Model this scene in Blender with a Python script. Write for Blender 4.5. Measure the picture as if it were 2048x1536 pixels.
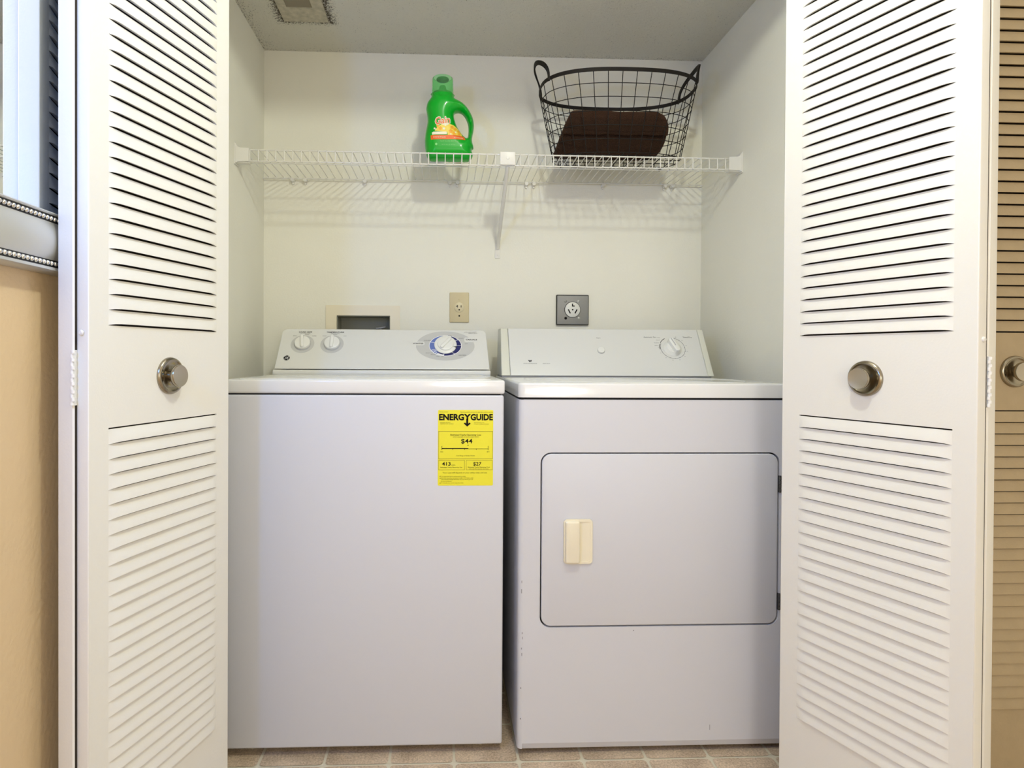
import bpy, bmesh, math, random
from math import sin, cos, pi, radians, sqrt
from mathutils import Vector, Matrix
from mathutils.geometry import tessellate_polygon, delaunay_2d_cdt

for o in list(bpy.data.objects):
    bpy.data.objects.remove(o)
SC = bpy.context.scene
COL = SC.collection
RND = random.Random(7)

# ------------------------------------------------------------------ camera
F_PX, CX, CY, YAW, PITCH, ROLL, EYE = 1259.4, 938.84, 725.71, 2.3286, .4925, .3059, .9767
cam_d = bpy.data.cameras.new('camera')
cam = bpy.data.objects.new('camera', cam_d)
COL.objects.link(cam)
y_, p_, r_ = radians(YAW), radians(PITCH), radians(ROLL)
fw = Vector((sin(y_) * cos(p_), cos(y_) * cos(p_), -sin(p_)))
rt = Vector((cos(y_), -sin(y_), 0))
up = rt.cross(fw)
rt2 = rt * cos(r_) + up * sin(r_)
up2 = -rt * sin(r_) + up * cos(r_)
cam.matrix_world = Matrix(((rt2.x, up2.x, -fw.x, 0), (rt2.y, up2.y, -fw.y, 0), (rt2.z, up2.z, -fw.z, EYE), (0, 0, 0, 1)))
cam_d.sensor_width = 36
cam_d.lens = F_PX / 2048 * 36
cam_d.shift_x = (1024 - CX) / 2048
cam_d.shift_y = (CY - 768) / 2048
cam_d.clip_start = .02
SC.camera = cam

# ------------------------------------------------------------------ light and exposure
SC.view_settings.view_transform = 'Standard'
SC.view_settings.look = 'None'
SC.view_settings.gamma = 1
SC.view_settings.use_curve_mapping = False
SC.view_settings.exposure = 0.04
world = bpy.data.worlds.new('world')
SC.world = world
world.use_nodes = True
world.node_tree.nodes['Background'].inputs[0].default_value = (1, 1, 1, 1)
world.node_tree.nodes['Background'].inputs[1].default_value = .3


def lamp(name, kind, loc, energy, color, size, target=None, size_y=None):
    d = bpy.data.lights.new(name, kind)
    d.energy = energy
    d.color = color
    if kind == 'AREA':
        d.shape = 'RECTANGLE'
        d.size = size
        d.size_y = size_y or size
    else:
        d.shadow_soft_size = size
    o = bpy.data.objects.new(name, d)
    COL.objects.link(o)
    o.location = loc
    if target:
        o.rotation_euler = (Vector(target) - Vector(loc)).to_track_quat('-Z', 'Y').to_euler()
    return o


lamp('ceiling_lamp_light', 'POINT', (.30, .68, 2.14), 27, (.97, 1, .86), .04)
lamp('cool_fill_left', 'POINT', (-.595, .28, 1.40), 15, (.10, .33, 1), .045)  # added unseen cool fill for the left door edges
lamp('room_fill_light', 'POINT', (.5, -1.3, 1.1), 38, (1, .96, .92), .3)  # added soft fill behind the camera, no visible source


# ------------------------------------------------------------------ materials
def mat(name, color, rough=.5, metal=0, spec=.5, bump=0, bscale=200, var=0, vscale=5, trans=0, coat=0, ior=1.45, aniso=0):
    m = bpy.data.materials.new(name)
    m.use_nodes = True
    nt = m.node_tree
    b = nt.nodes['Principled BSDF']
    b.inputs['Base Color'].default_value = (*color, 1)
    b.inputs['Roughness'].default_value = rough
    b.inputs['Metallic'].default_value = metal
    b.inputs['Specular IOR Level'].default_value = spec
    b.inputs['Transmission Weight'].default_value = trans
    b.inputs['Coat Weight'].default_value = coat
    b.inputs['IOR'].default_value = ior
    if aniso:
        b.inputs['Anisotropic'].default_value = aniso
    geo = nt.nodes.new('ShaderNodeNewGeometry')
    if var:
        n = nt.nodes.new('ShaderNodeTexNoise')
        n.inputs['Scale'].default_value = vscale
        n.inputs['Detail'].default_value = 5
        nt.links.new(geo.outputs['Position'], n.inputs['Vector'])
        r = nt.nodes.new('ShaderNodeMapRange')
        r.inputs[1].default_value = .3
        r.inputs[2].default_value = .7
        r.inputs[3].default_value = 1 - var
        r.inputs[4].default_value = 1 + var * .4
        nt.links.new(n.outputs['Fac'], r.inputs['Value'])
        mx = nt.nodes.new('ShaderNodeVectorMath')
        mx.operation = 'SCALE'
        mx.inputs[0].default_value = color
        nt.links.new(r.outputs[0], mx.inputs['Scale'])
        nt.links.new(mx.outputs[0], b.inputs['Base Color'])
    if bump:
        n = nt.nodes.new('ShaderNodeTexNoise')
        n.inputs['Scale'].default_value = bscale
        n.inputs['Detail'].default_value = 3
        nt.links.new(geo.outputs['Position'], n.inputs['Vector'])
        bp = nt.nodes.new('ShaderNodeBump')
        bp.inputs['Strength'].default_value = bump
        bp.inputs['Distance'].default_value = .002
        nt.links.new(n.outputs['Fac'], bp.inputs['Height'])
        nt.links.new(bp.outputs[0], b.inputs['Normal'])
    return m


M = {}
M['closet_paint'] = mat('closet_wall_paint', (.885, .865, .76), .75, bump=.25, bscale=160, var=.03, vscale=3)
M['beige_paint'] = mat('beige_wall_paint', (.76, .58, .36), .6, bump=.5, bscale=110)
M['white_paint'] = mat('white_trim_paint', (.78, .76, .72), .5, bump=.15, bscale=150)
M['door'] = mat('door_paint', (.84, .825, .78), .38, bump=.10, bscale=260)
M['door_far'] = mat('door_paint_shaded', (.49, .385, .24), .5, bump=.25, bscale=200, var=.05, vscale=30)  # door paint with warm dim shade mixed into its colour
M['door_back'] = mat('door_slit_shade', (.05, .04, .03), .9)  # near black: shade inside the louver slits put into the colour
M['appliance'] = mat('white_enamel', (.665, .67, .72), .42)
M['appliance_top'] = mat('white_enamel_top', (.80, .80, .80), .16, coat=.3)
M['console'] = mat('white_console_plastic', (.74, .74, .715), .3)
M['console_end'] = mat('cream_console_plastic', (.72, .72, .63), .35)
M['knob_plastic'] = mat('white_knob_plastic', (.82, .82, .79), .25)
M['cream'] = mat('cream_plastic', (.86, .79, .62), .35)
M['dark'] = mat('dark_gap', (.012, .012, .014), .8)
M['ink'] = mat('black_ink', (.012, .011, .012), .8, spec=.1)
M['screw_metal'] = mat('zinc_screw', (.42, .42, .40), .45, metal=.6)
M['grey_ink'] = mat('grey_ink', (.12, .12, .13), .7, spec=.2)
M['pale_grey'] = mat('pale_grey_print', (.56, .56, .55), .45)
M['mid_grey'] = mat('mid_grey_print', (.44, .44, .45), .45)
M['blue'] = mat('blue_print', (.13, .19, .50), .4)
M['navy'] = mat('navy_print', (.02, .022, .13), .4)
M['white'] = mat('white_print', (.85, .85, .87), .4)
M['yellow'] = mat('yellow_label_paper', (.84, .76, .03), .45)
M['label_line'] = mat('label_line', (.30, .25, .02), .6)
M['wire_white'] = mat('white_vinyl_wire', (.80, .78, .72), .35)
M['wire_black'] = mat('black_wire', (.014, .011, .009), .6, spec=.25)
M['towel'] = None
M['steel'] = mat('grey_steel_plate', (.27, .27, .26), .45, metal=.35)
M['nickel'] = mat('satin_nickel', (.36, .32, .25), .2, metal=1)
M['nickel_face'] = mat('satin_nickel_face', (.52, .47, .39), .32, metal=1, aniso=.7)
M['silver'] = mat('brushed_silver_frame', (.64, .64, .61), .42, metal=.6, aniso=.5)
M['bead'] = mat('polished_bead', (.80, .80, .80), .16, metal=1)
M['black_channel'] = mat('black_channel', (.015, .015, .016), .4)
M['mirror'] = mat('mirror_glass', (.86, .89, .93), .01, metal=1)
M['green'] = mat('green_bottle_plastic', (.0, .42, .02), .28, coat=.2)
M['green_cap'] = mat('green_translucent_cap', (.50, .95, .55), .12, trans=.9, ior=1.12)
M['green_dark'] = mat('dark_green_spout', (.0, .20, .03), .3)
M['orange'] = mat('orange_print', (.90, .16, .02), .4)
M['orange_light'] = mat('light_orange_print', (.95, .45, .04), .4)
M['yellow_print'] = mat('yellow_print', (.95, .72, .10), .4)
M['cream_print'] = mat('cream_print', (.92, .90, .70), .4)
M['pale_green'] = mat('pale_green_print', (.25, .75, .20), .4)
M['ivory'] = mat('almond_outlet_plastic', (.66, .56, .33), .4)
M['outlet_white'] = mat('white_outlet_plastic', (.78, .78, .74), .4)
M['box_plastic'] = mat('grey_box_plastic', (.30, .30, .24), .6)
M['hinge'] = mat('painted_hinge', (.86, .85, .82), .35, var=.1, vscale=400)


def terry():
    m = mat('brown_terry_cloth', (.029, .0155, .009), .95, spec=.15)
    nt = m.node_tree
    b = nt.nodes['Principled BSDF']
    geo = [n for n in nt.nodes if n.type == 'NEW_GEOMETRY'][0]
    v = nt.nodes.new('ShaderNodeTexVoronoi')
    v.inputs['Scale'].default_value = 420
    nt.links.new(geo.outputs['Position'], v.inputs['Vector'])
    n = nt.nodes.new('ShaderNodeTexNoise')
    n.inputs['Scale'].default_value = 40
    nt.links.new(geo.outputs['Position'], n.inputs['Vector'])
    ad = nt.nodes.new('ShaderNodeMath')
    ad.operation = 'ADD'
    nt.links.new(v.outputs['Distance'], ad.inputs[0])
    nt.links.new(n.outputs['Fac'], ad.inputs[1])
    bp = nt.nodes.new('ShaderNodeBump')
    bp.inputs['Strength'].default_value = .9
    bp.inputs['Distance'].default_value = .003
    nt.links.new(ad.outputs[0], bp.inputs['Height'])
    nt.links.new(bp.outputs[0], b.inputs['Normal'])
    b.inputs['Sheen Weight'].default_value = .35
    b.inputs['Sheen Tint'].default_value = (.35, .16, .09, 1)
    return m


M['towel'] = terry()


def popcorn():
    """textured ceiling: lumpy relief, mildew specks gathered round the vent and along the wall joints"""
    m = mat('textured_ceiling', (.93, .90, .78), .9)
    nt = m.node_tree
    b = nt.nodes['Principled BSDF']
    geo = [n for n in nt.nodes if n.type == 'NEW_GEOMETRY'][0]
    L = nt.links

    def math_(op, a, c=None, clamp=False):
        q = nt.nodes.new('ShaderNodeMath')
        q.operation = op
        q.use_clamp = clamp
        for i, val in enumerate((a, c)):
            if val is None:
                continue
            if isinstance(val, (int, float)):
                q.inputs[i].default_value = val
            else:
                L.new(val, q.inputs[i])
        return q.outputs[0]
    sep = nt.nodes.new('ShaderNodeSeparateXYZ')
    L.new(geo.outputs['Position'], sep.inputs[0])
    X, Y = sep.outputs[0], sep.outputs[1]
    n1 = nt.nodes.new('ShaderNodeTexNoise')
    n1.inputs['Scale'].default_value = 105
    n1.inputs['Detail'].default_value = 6
    n1.inputs['Roughness'].default_value = .75
    L.new(geo.outputs['Position'], n1.inputs['Vector'])
    bp = nt.nodes.new('ShaderNodeBump')
    bp.inputs['Strength'].default_value = 1.0
    bp.inputs['Distance'].default_value = .010
    L.new(n1.outputs['Fac'], bp.inputs['Height'])
    L.new(bp.outputs[0], b.inputs['Normal'])
    # distance outside the vent rectangle
    dx = math_('SUBTRACT', math_('ABSOLUTE', math_('SUBTRACT', X, -.458)), .076)
    dy = math_('SUBTRACT', math_('ABSOLUTE', math_('SUBTRACT', Y, 1.985)), .128)
    dv = math_('ABSOLUTE', math_('MAXIMUM', dx, dy))
    m1 = math_('MULTIPLY', math_('SUBTRACT', 1, math_('MULTIPLY', dv, 22), True), 1.35)
    dl = math_('SUBTRACT', X, -.657)
    m2 = math_('MULTIPLY', math_('SUBTRACT', 1, math_('MULTIPLY', dl, 12), True), .70)
    db = math_('SUBTRACT', 2.3252, Y)
    m3 = math_('MULTIPLY', math_('SUBTRACT', 1, math_('MULTIPLY', db, 16), True), .62)
    mask = math_('MAXIMUM', m1, math_('MAXIMUM', m2, m3))
    mask = math_('MAXIMUM', mask, .24)
    n2 = nt.nodes.new('ShaderNodeTexNoise')
    n2.inputs['Scale'].default_value = 210
    n2.inputs['Detail'].default_value = 4
    n2.inputs['Roughness'].default_value = .8
    L.new(geo.outputs['Position'], n2.inputs['Vector'])
    n3 = nt.nodes.new('ShaderNodeTexNoise')
    n3.inputs['Scale'].default_value = 14
    L.new(geo.outputs['Position'], n3.inputs['Vector'])
    patch = math_('ADD', math_('MULTIPLY', mask, .22), math_('MULTIPLY', n3.outputs['Fac'], .10))
    thr = math_('SUBTRACT', .735, patch)
    spk = math_('MULTIPLY', math_('SUBTRACT', n2.outputs['Fac'], thr), 14, True)
    mix = nt.nodes.new('ShaderNodeMix')
    mix.data_type = 'RGBA'
    L.new(spk, mix.inputs['Factor'])
    mix.inputs['A'].default_value = (.93, .90, .78, 1)
    mix.inputs['B'].default_value = (.11, .09, .065, 1)
    L.new(mix.outputs['Result'], b.inputs['Base Color'])
    return m


M['ceiling'] = popcorn()


def vinyl():
    m = mat('vinyl_tile_face', (.42, .35, .25), .45)
    nt = m.node_tree
    b = nt.nodes['Principled BSDF']
    geo = [n for n in nt.nodes if n.type == 'NEW_GEOMETRY'][0]
    n = nt.nodes.new('ShaderNodeTexNoise')
    n.inputs['Scale'].default_value = 190
    n.inputs['Detail'].default_value = 6
    n.inputs['Roughness'].default_value = .8
    nt.links.new(geo.outputs['Position'], n.inputs['Vector'])
    n2 = nt.nodes.new('ShaderNodeTexNoise')
    n2.inputs['Scale'].default_value = 14
    nt.links.new(geo.outputs['Position'], n2.inputs['Vector'])
    ad = nt.nodes.new('ShaderNodeMath')
    ad.operation = 'ADD'
    w1 = nt.nodes.new('ShaderNodeMath')
    w1.operation = 'MULTIPLY'
    w1.inputs[1].default_value = 1.5
    w2 = nt.nodes.new('ShaderNodeMath')
    w2.operation = 'MULTIPLY'
    w2.inputs[1].default_value = .5
    nt.links.new(n.outputs['Fac'], w1.inputs[0])
    nt.links.new(n2.outputs['Fac'], w2.inputs[0])
    nt.links.new(w1.outputs[0], ad.inputs[0])
    nt.links.new(w2.outputs[0], ad.inputs[1])
    cr = nt.nodes.new('ShaderNodeValToRGB')
    e = cr.color_ramp.elements
    e[0].position = .38
    e[0].color = (.32, .235, .155, 1)
    e[1].position = .62
    e[1].color = (.80, .63, .46, 1)
    sc = nt.nodes.new('ShaderNodeMath')
    sc.operation = 'MULTIPLY'
    sc.inputs[1].default_value = .5
    nt.links.new(ad.outputs[0], sc.inputs[0])
    nt.links.new(sc.outputs[0], cr.inputs[0])
    nt.links.new(cr.outputs[0], b.inputs['Base Color'])
    return m


M['vinyl'] = vinyl()
M['grout'] = mat('cream_vinyl_joint', (.70, .64, .49), .5)

# ------------------------------------------------------------------ builders
LOCAL = set()


def root_of(o):
    while o.parent:
        o = o.parent
    return o


def place(o, parent):
    COL.objects.link(o)
    if parent:
        o.parent = parent


def origin(parent):
    if parent is None:
        return Vector((0, 0, 0))
    r = root_of(parent)
    return Vector((0, 0, 0)) if r.name in LOCAL else Vector(r.location)


class MB:
    def __init__(s):
        s.v, s.f, s.sm = [], [], []

    def add(s, vs, fs, smooth=False):
        n = len(s.v)
        s.v += [Vector(p) for p in vs]
        s.f += [tuple(i + n for i in q) for q in fs]
        s.sm += [smooth] * len(fs)
        return s

    def bm(s, b, smooth=False):
        b.verts.index_update()
        s.add([v.co.copy() for v in b.verts], [[v.index for v in f.verts] for f in b.faces], smooth)
        b.free()
        return s

    def box(s, x0, x1, y0, y1, z0, z1, bev=0, seg=2):
        b = bmesh.new()
        bmesh.ops.create_cube(b, size=1)
        for v in b.verts:
            v.co = Vector(((x0 + x1) / 2 + v.co.x * (x1 - x0), (y0 + y1) / 2 + v.co.y * (y1 - y0), (z0 + z1) / 2 + v.co.z * (z1 - z0)))
        if bev:
            bmesh.ops.bevel(b, geom=list(b.edges), offset=bev, segments=seg, profile=.5, affect='EDGES')
        return s.bm(b, bool(bev))

    def tube(s, pts, r, n=8, closed=False, flat=None, upv=None):
        pts = [Vector(p) for p in pts]
        vs, fs = [], []
        m = len(pts)
        prev = None
        for i, p in enumerate(pts):
            if closed:
                t = pts[(i + 1) % m] - pts[i - 1]
            else:
                t = pts[min(i + 1, m - 1)] - pts[max(i - 1, 0)]
            t.normalize()
            if upv:
                a = Vector(upv)
            else:
                a = prev if prev is not None else (Vector((0, 0, 1)) if abs(t.z) < .9 else Vector((1, 0, 0)))
            a = (a - t * a.dot(t)).normalized()
            prev = a
            c = t.cross(a)
            ra, rc = (r, r) if flat is None else flat
            for k in range(n):
                if flat and n == 4:
                    q = [(1, 1), (-1, 1), (-1, -1), (1, -1)][k]
                    vs.append(p + a * ra * q[0] + c * rc * q[1])
                else:
                    th = 2 * pi * k / n
                    vs.append(p + a * ra * cos(th) + c * rc * sin(th))
        for i in range(m if closed else m - 1):
            for k in range(n):
                a0, a1 = i * n + k, i * n + (k + 1) % n
                b0, b1 = ((i + 1) % m) * n + k, ((i + 1) % m) * n + (k + 1) % n
                fs.append((a0, a1, b1, b0))
        if not closed:
            fs.append(tuple(range(n - 1, -1, -1)))
            fs.append(tuple(range((m - 1) * n, m * n)))
        return s.add(vs, fs, n != 4)

    def lathe(s, prof, F, n=32, sx=1, sy=1, capt=True):
        """profile (r,h) about the frame's third axis"""
        vs, fs = [], []
        for (r, h) in prof:
            for k in range(n):
                th = 2 * pi * k / n
                vs.append(F @ Vector((r * sx * cos(th), r * sy * sin(th), h)))
        for i in range(len(prof) - 1):
            for k in range(n):
                fs.append((i * n + k, i * n + (k + 1) % n, (i + 1) * n + (k + 1) % n, (i + 1) * n + k))
        if capt:
            fs.append(tuple(range((len(prof) - 1) * n, len(prof) * n)))
        return s.add(vs, fs, True)

    def plate(s, outer, holes, F, h0, h1, bev=0, sides=True):
        """flat polygon (with holes) in frame F from height h0 up to h1, front at h1"""
        loops = [outer] + list(holes)
        flat = [p for lp in loops for p in lp]
        if bev and not holes:
            b = bmesh.new()
            lo = [b.verts.new(F @ Vector((x, y, h0))) for x, y in outer]
            hi = [b.verts.new(F @ Vector((x, y, h1))) for x, y in outer]
            n = len(outer)
            tf = b.faces.new(hi)
            b.faces.new(lo[::-1])
            for i in range(n):
                b.faces.new((lo[i], lo[(i + 1) % n], hi[(i + 1) % n], hi[i]))
            bmesh.ops.recalc_face_normals(b, faces=list(b.faces))
            bmesh.ops.bevel(b, geom=list(tf.edges), offset=bev, segments=3, profile=.5, affect='EDGES')
            return s.bm(b, True)
        tri = tessellate_polygon([[Vector((x, y, 0)) for x, y in lp] for lp in loops])
        n = len(flat)
        vs = [F @ Vector((x, y, h1)) for x, y in flat]
        fs = []
        for t in tri:
            a, b_, c = [Vector((*flat[i], 0)) for i in t]
            t = tuple(t)
            if (b_ - a).cross(c - a).z < 0:
                t = t[::-1]
            fs.append(t)
        s.add(vs, fs)
        if sides:
            s.add([F @ Vector((x, y, h0)) for x, y in flat], [f[::-1] for f in fs])
            k = 0
            for lp in loops:
                m = len(lp)
                vv = [F @ Vector((x, y, h1)) for x, y in lp] + [F @ Vector((x, y, h0)) for x, y in lp]
                s.add(vv, [(i, (i + 1) % m, m + (i + 1) % m, m + i) for i in range(m)])
        return s

    def build(s, name, material, parent=None, local=False, **tags):
        me = bpy.data.meshes.new(name)
        og = origin(parent) if not local else Vector((0, 0, 0))
        me.from_pydata([p - og for p in s.v], [], s.f)
        me.polygons.foreach_set('use_smooth', s.sm)
        me.update()
        b = bmesh.new()
        b.from_mesh(me)
        bmesh.ops.recalc_face_normals(b, faces=list(b.faces))
        for e in b.edges:
            if len(e.link_faces) == 2 and e.calc_face_angle(0) > radians(38):
                e.smooth = False
        b.to_mesh(me)
        b.free()
        if isinstance(material, str):
            material = M[material]
        me.materials.append(material)
        o = bpy.data.objects.new(name, me)
        place(o, parent)
        for k, v in tags.items():
            o[k] = v
        return o


def thing(name, loc, label, cat, rotz=0, local=False, **tags):
    o = bpy.data.objects.new(name, None)
    o.empty_display_size = .05
    COL.objects.link(o)
    o.location = loc
    o.rotation_euler = (0, 0, rotz)
    o['label'] = label
    o['category'] = cat
    for k, v in tags.items():
        o[k] = v
    if local:
        LOCAL.add(o.name)
    return o


def frame(o, u=(1, 0, 0), v=(0, 0, 1)):
    u, v = Vector(u).normalized(), Vector(v).normalized()
    n = u.cross(v)
    return Matrix(((u.x, v.x, n.x, o[0]), (u.y, v.y, n.y, o[1]), (u.z, v.z, n.z, o[2]), (0, 0, 0, 1)))


def rrect(x0, x1, y0, y1, r, n=6, corners=(1, 1, 1, 1)):
    """rounded rectangle; corners: bottom-left, bottom-right, top-right, top-left"""
    pts = []
    for (cx, cy, a0, on) in ((x0, y0, pi, corners[0]), (x1, y0, 1.5 * pi, corners[1]), (x1, y1, 0, corners[2]), (x0, y1, .5 * pi, corners[3])):
        if not on:
            pts.append((cx, cy))
            continue
        ox = cx + (r if cx == x0 else -r)
        oy = cy + (r if cy == y0 else -r)
        for k in range(n + 1):
            a = a0 + k * pi / 2 / n
            pts.append((ox + r * cos(a), oy + r * sin(a)))
    return pts


def ell(cx, cy, rx, ry, n=40, a0=0, a1=2 * pi, close=False):
    m = n if not close else n
    return [(cx + rx * cos(a0 + (a1 - a0) * k / m), cy + ry * sin(a0 + (a1 - a0) * k / m)) for k in range(m if not close else m + 1)]


def arc_band(cx, cy, rx0, ry0, rx1, ry1, a0, a1, n=24):
    o = [(cx + rx1 * cos(a0 + (a1 - a0) * k / n), cy + ry1 * sin(a0 + (a1 - a0) * k / n)) for k in range(n + 1)]
    i = [(cx + rx0 * cos(a0 + (a1 - a0) * k / n), cy + ry0 * sin(a0 + (a1 - a0) * k / n)) for k in range(n, -1, -1)]
    return o + i


def text_2d(txt, bold=0.0):
    """filled outline of a text as 2D verts and faces, unit height about 1"""
    cu = bpy.data.curves.new('t', 'FONT')
    cu.body = txt
    cu.size = 1
    cu.offset = bold
    cu.resolution_u = 3
    ob = bpy.data.objects.new('t', cu)
    COL.objects.link(ob)
    dg = bpy.context.evaluated_depsgraph_get()
    me = bpy.data.meshes.new_from_object(ob.evaluated_get(dg))
    vs = [(v.co.x, v.co.y) for v in me.vertices]
    fs = [tuple(p.vertices) for p in me.polygons]
    bpy.data.objects.remove(ob)
    bpy.data.curves.remove(cu)
    bpy.data.meshes.remove(me)
    return vs, fs


def text(mb, F, txt, x, y, h, w=None, align='c', bold=0.0, hz=.0004, fn=None, skew=0):
    """write txt on frame F with cap height h; x,y the baseline start/centre/end; w fits the width"""
    vs, fs = text_2d(txt, bold)
    if not vs:
        return
    x0, x1 = min(v[0] for v in vs), max(v[0] for v in vs)
    sy = h / .72
    sx = sy if w is None else w / (x1 - x0)
    ww = (x1 - x0) * sx
    ox = x - (ww / 2 if align == 'c' else (ww if align == 'r' else 0))
    out = []
    for (a, b) in vs:
        px, py = ox + (a - x0) * sx, y + b * sy
        px += skew * (py - y)
        out.append(F @ Vector((px, py, hz)) if fn is None else fn(px, py, hz))
    mb.add(out, fs)


FV = lambda y: frame((0, y, 0))            # frame on a vertical face that looks towards the camera

# ------------------------------------------------------------------ the setting
XL, XR, YB, ZC = -.657, .9605, 2.3252, 2.0877
# outlet box opening in the back wall
OB = (-.3935, -.1966, .985, 1.129)
wb = MB()
wb.plate([(-.9, 0), (1.15, 0), (1.15, 2.2), (-.9, 2.2)], [[(OB[0], OB[2]), (OB[1], OB[2]), (OB[1], OB[3]), (OB[0], OB[3])]], FV(YB), -.12, 0)
wb.build('wall_back', 'closet_paint', kind='structure')
MB().box(-.8, XL, 1.39, YB, 0, 2.2).build('wall_inner_left', 'closet_paint', kind='structure')
MB().box(XR, 1.06, 1.44, YB, 0, 2.2).build('wall_inner_right', 'closet_paint', kind='structure')
MB().box(-.8, XL, -2.3, 1.39, 0, 2.5).build('wall_left', 'beige_paint', kind='structure')
MB().box(2.2, 2.3, -2.3, 1.45, 0, 2.5).build('wall_right', 'closet_paint', kind='structure')
MB().box(-.8, 2.3, -2.4, -2.3, 0, 2.5).build('wall_rear', 'closet_paint', kind='structure')
wf = MB()
wf.box(XL, 2.2, 1.335, 1.44, 2.032, 2.5)
wf.box(XL, -.560, 1.335, 1.44, 0, 2.032)
wf.box(.85, 1.062, 1.335, 1.44, 0, 2.032)
wf.box(1.835, 2.2, 1.335, 1.44, 0, 2.032)
wf.build('wall_front', 'closet_paint', kind='structure')
tr = MB()
tr.box(.832, .85, 1.335, 1.44, 0, 2.032)
tr.box(-.560, -.546, 1.335, 1.44, 0, 2.032)
tr.build('trim_1', 'white_paint', kind='structure')
cl = MB()
cl.box(XL, XR, 1.44, YB, ZC, 2.2)
cl.build('ceiling', 'ceiling', kind='structure')
MB().box(-.8, 2.3, -2.4, 1.335, 2.44, 2.55).build('ceiling_hall', 'white_paint', kind='structure')
floor = MB().box(-.8, 2.3, -2.4, YB, -.08, -.0012).build('floor', 'grout', kind='structure')
# floor tiles, each a rounded square with a fine cream joint
TP, TX0, TY0 = .1563, .0296, 1.5076


def tile_outline(x0, x1, y0, y1):
    return rrect(x0, x1, y0, y1, .010, 3)


tm = MB().plate(tile_outline(.0032, TP - .0032, .0032, TP - .0032), [], Matrix.Identity(4), -.0012, 0, sides=False)
tme = None
far = MB()
for i in range(-5, 15):
    for j in range(-25, 6):
        x, y = TX0 + i * TP, TY0 + j * TP
        if x + TP < XL or x > 2.2 or y > YB:
            continue
        near = (-.80 < x < 1.6) and y > .40
        x0, x1 = max(x + .0032, XL + .001), min(x + TP - .0032, 2.199)
        y0, y1 = y + .0032, min(y + TP - .0032, YB - .001)
        cut = x0 > x + .004 or y1 < y + TP - .004 or x1 < x + TP - .004
        if near and not cut:
            if tme is None:
                o = tm.build('tile', 'vinyl', floor, local=True)
                tme = o
                o.location = (x, y, 0)
            else:
                o = tme.copy()
                COL.objects.link(o)
                o.location = (x, y, 0)
        elif near:
            if x1 - x0 > .03 and y1 - y0 > .03:
                MB().plate(tile_outline(x0, x1, y0, y1), [], Matrix.Identity(4), -.0012, 0, sides=False).build('tile', 'vinyl', floor, local=True)
        elif x1 - x0 > .03:
            far.plate(tile_outline(x0, x1, y0, y1), [], Matrix.Identity(4), -.0012, 0, sides=False)
far.build('tile_field', 'vinyl', floor, local=True, kind='stuff')

# ------------------------------------------------------------------ louvered bifold doors
PT = .0254
Z_UP0, N_UP = 1.0275, 34
Z_LO1, N_LO = .8535, 26
T = .0235
SLAT = {}


def slat_mesh(L):
    key = round(L, 4)
    if key in SLAT:
        return SLAT[key]
    xs = [(0, 0), (.005, .35), (.012, .72), (.024, .95), (.045, 1), (L - .045, 1), (L - .024, .95), (L - .012, .72), (L - .005, .35), (L, 0)]
    vs, fs = [], []
    for x, e in xs:
        vs += [(x, .0016 * e, PT), (x, -.0018 * e, PT * .52), (x, -.0042 * e, .0048 * e + .0003), (x, -.0042 * e, .0026 * e), (x, .0035, .0042 * e), (x, .0035, PT)]
    n = 6
    for i in range(len(xs) - 1):
        for k in range(n):
            fs.append((i * n + k, (i + 1) * n + k, (i + 1) * n + (k + 1) % n, i * n + (k + 1) % n))
    fs.append(tuple(range(n)))
    fs.append(tuple(range(len(xs) * n - 1, (len(xs) - 1) * n - 1, -1)))
    mb = MB().add(vs, fs, True)
    SLAT[key] = mb
    return mb


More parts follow.
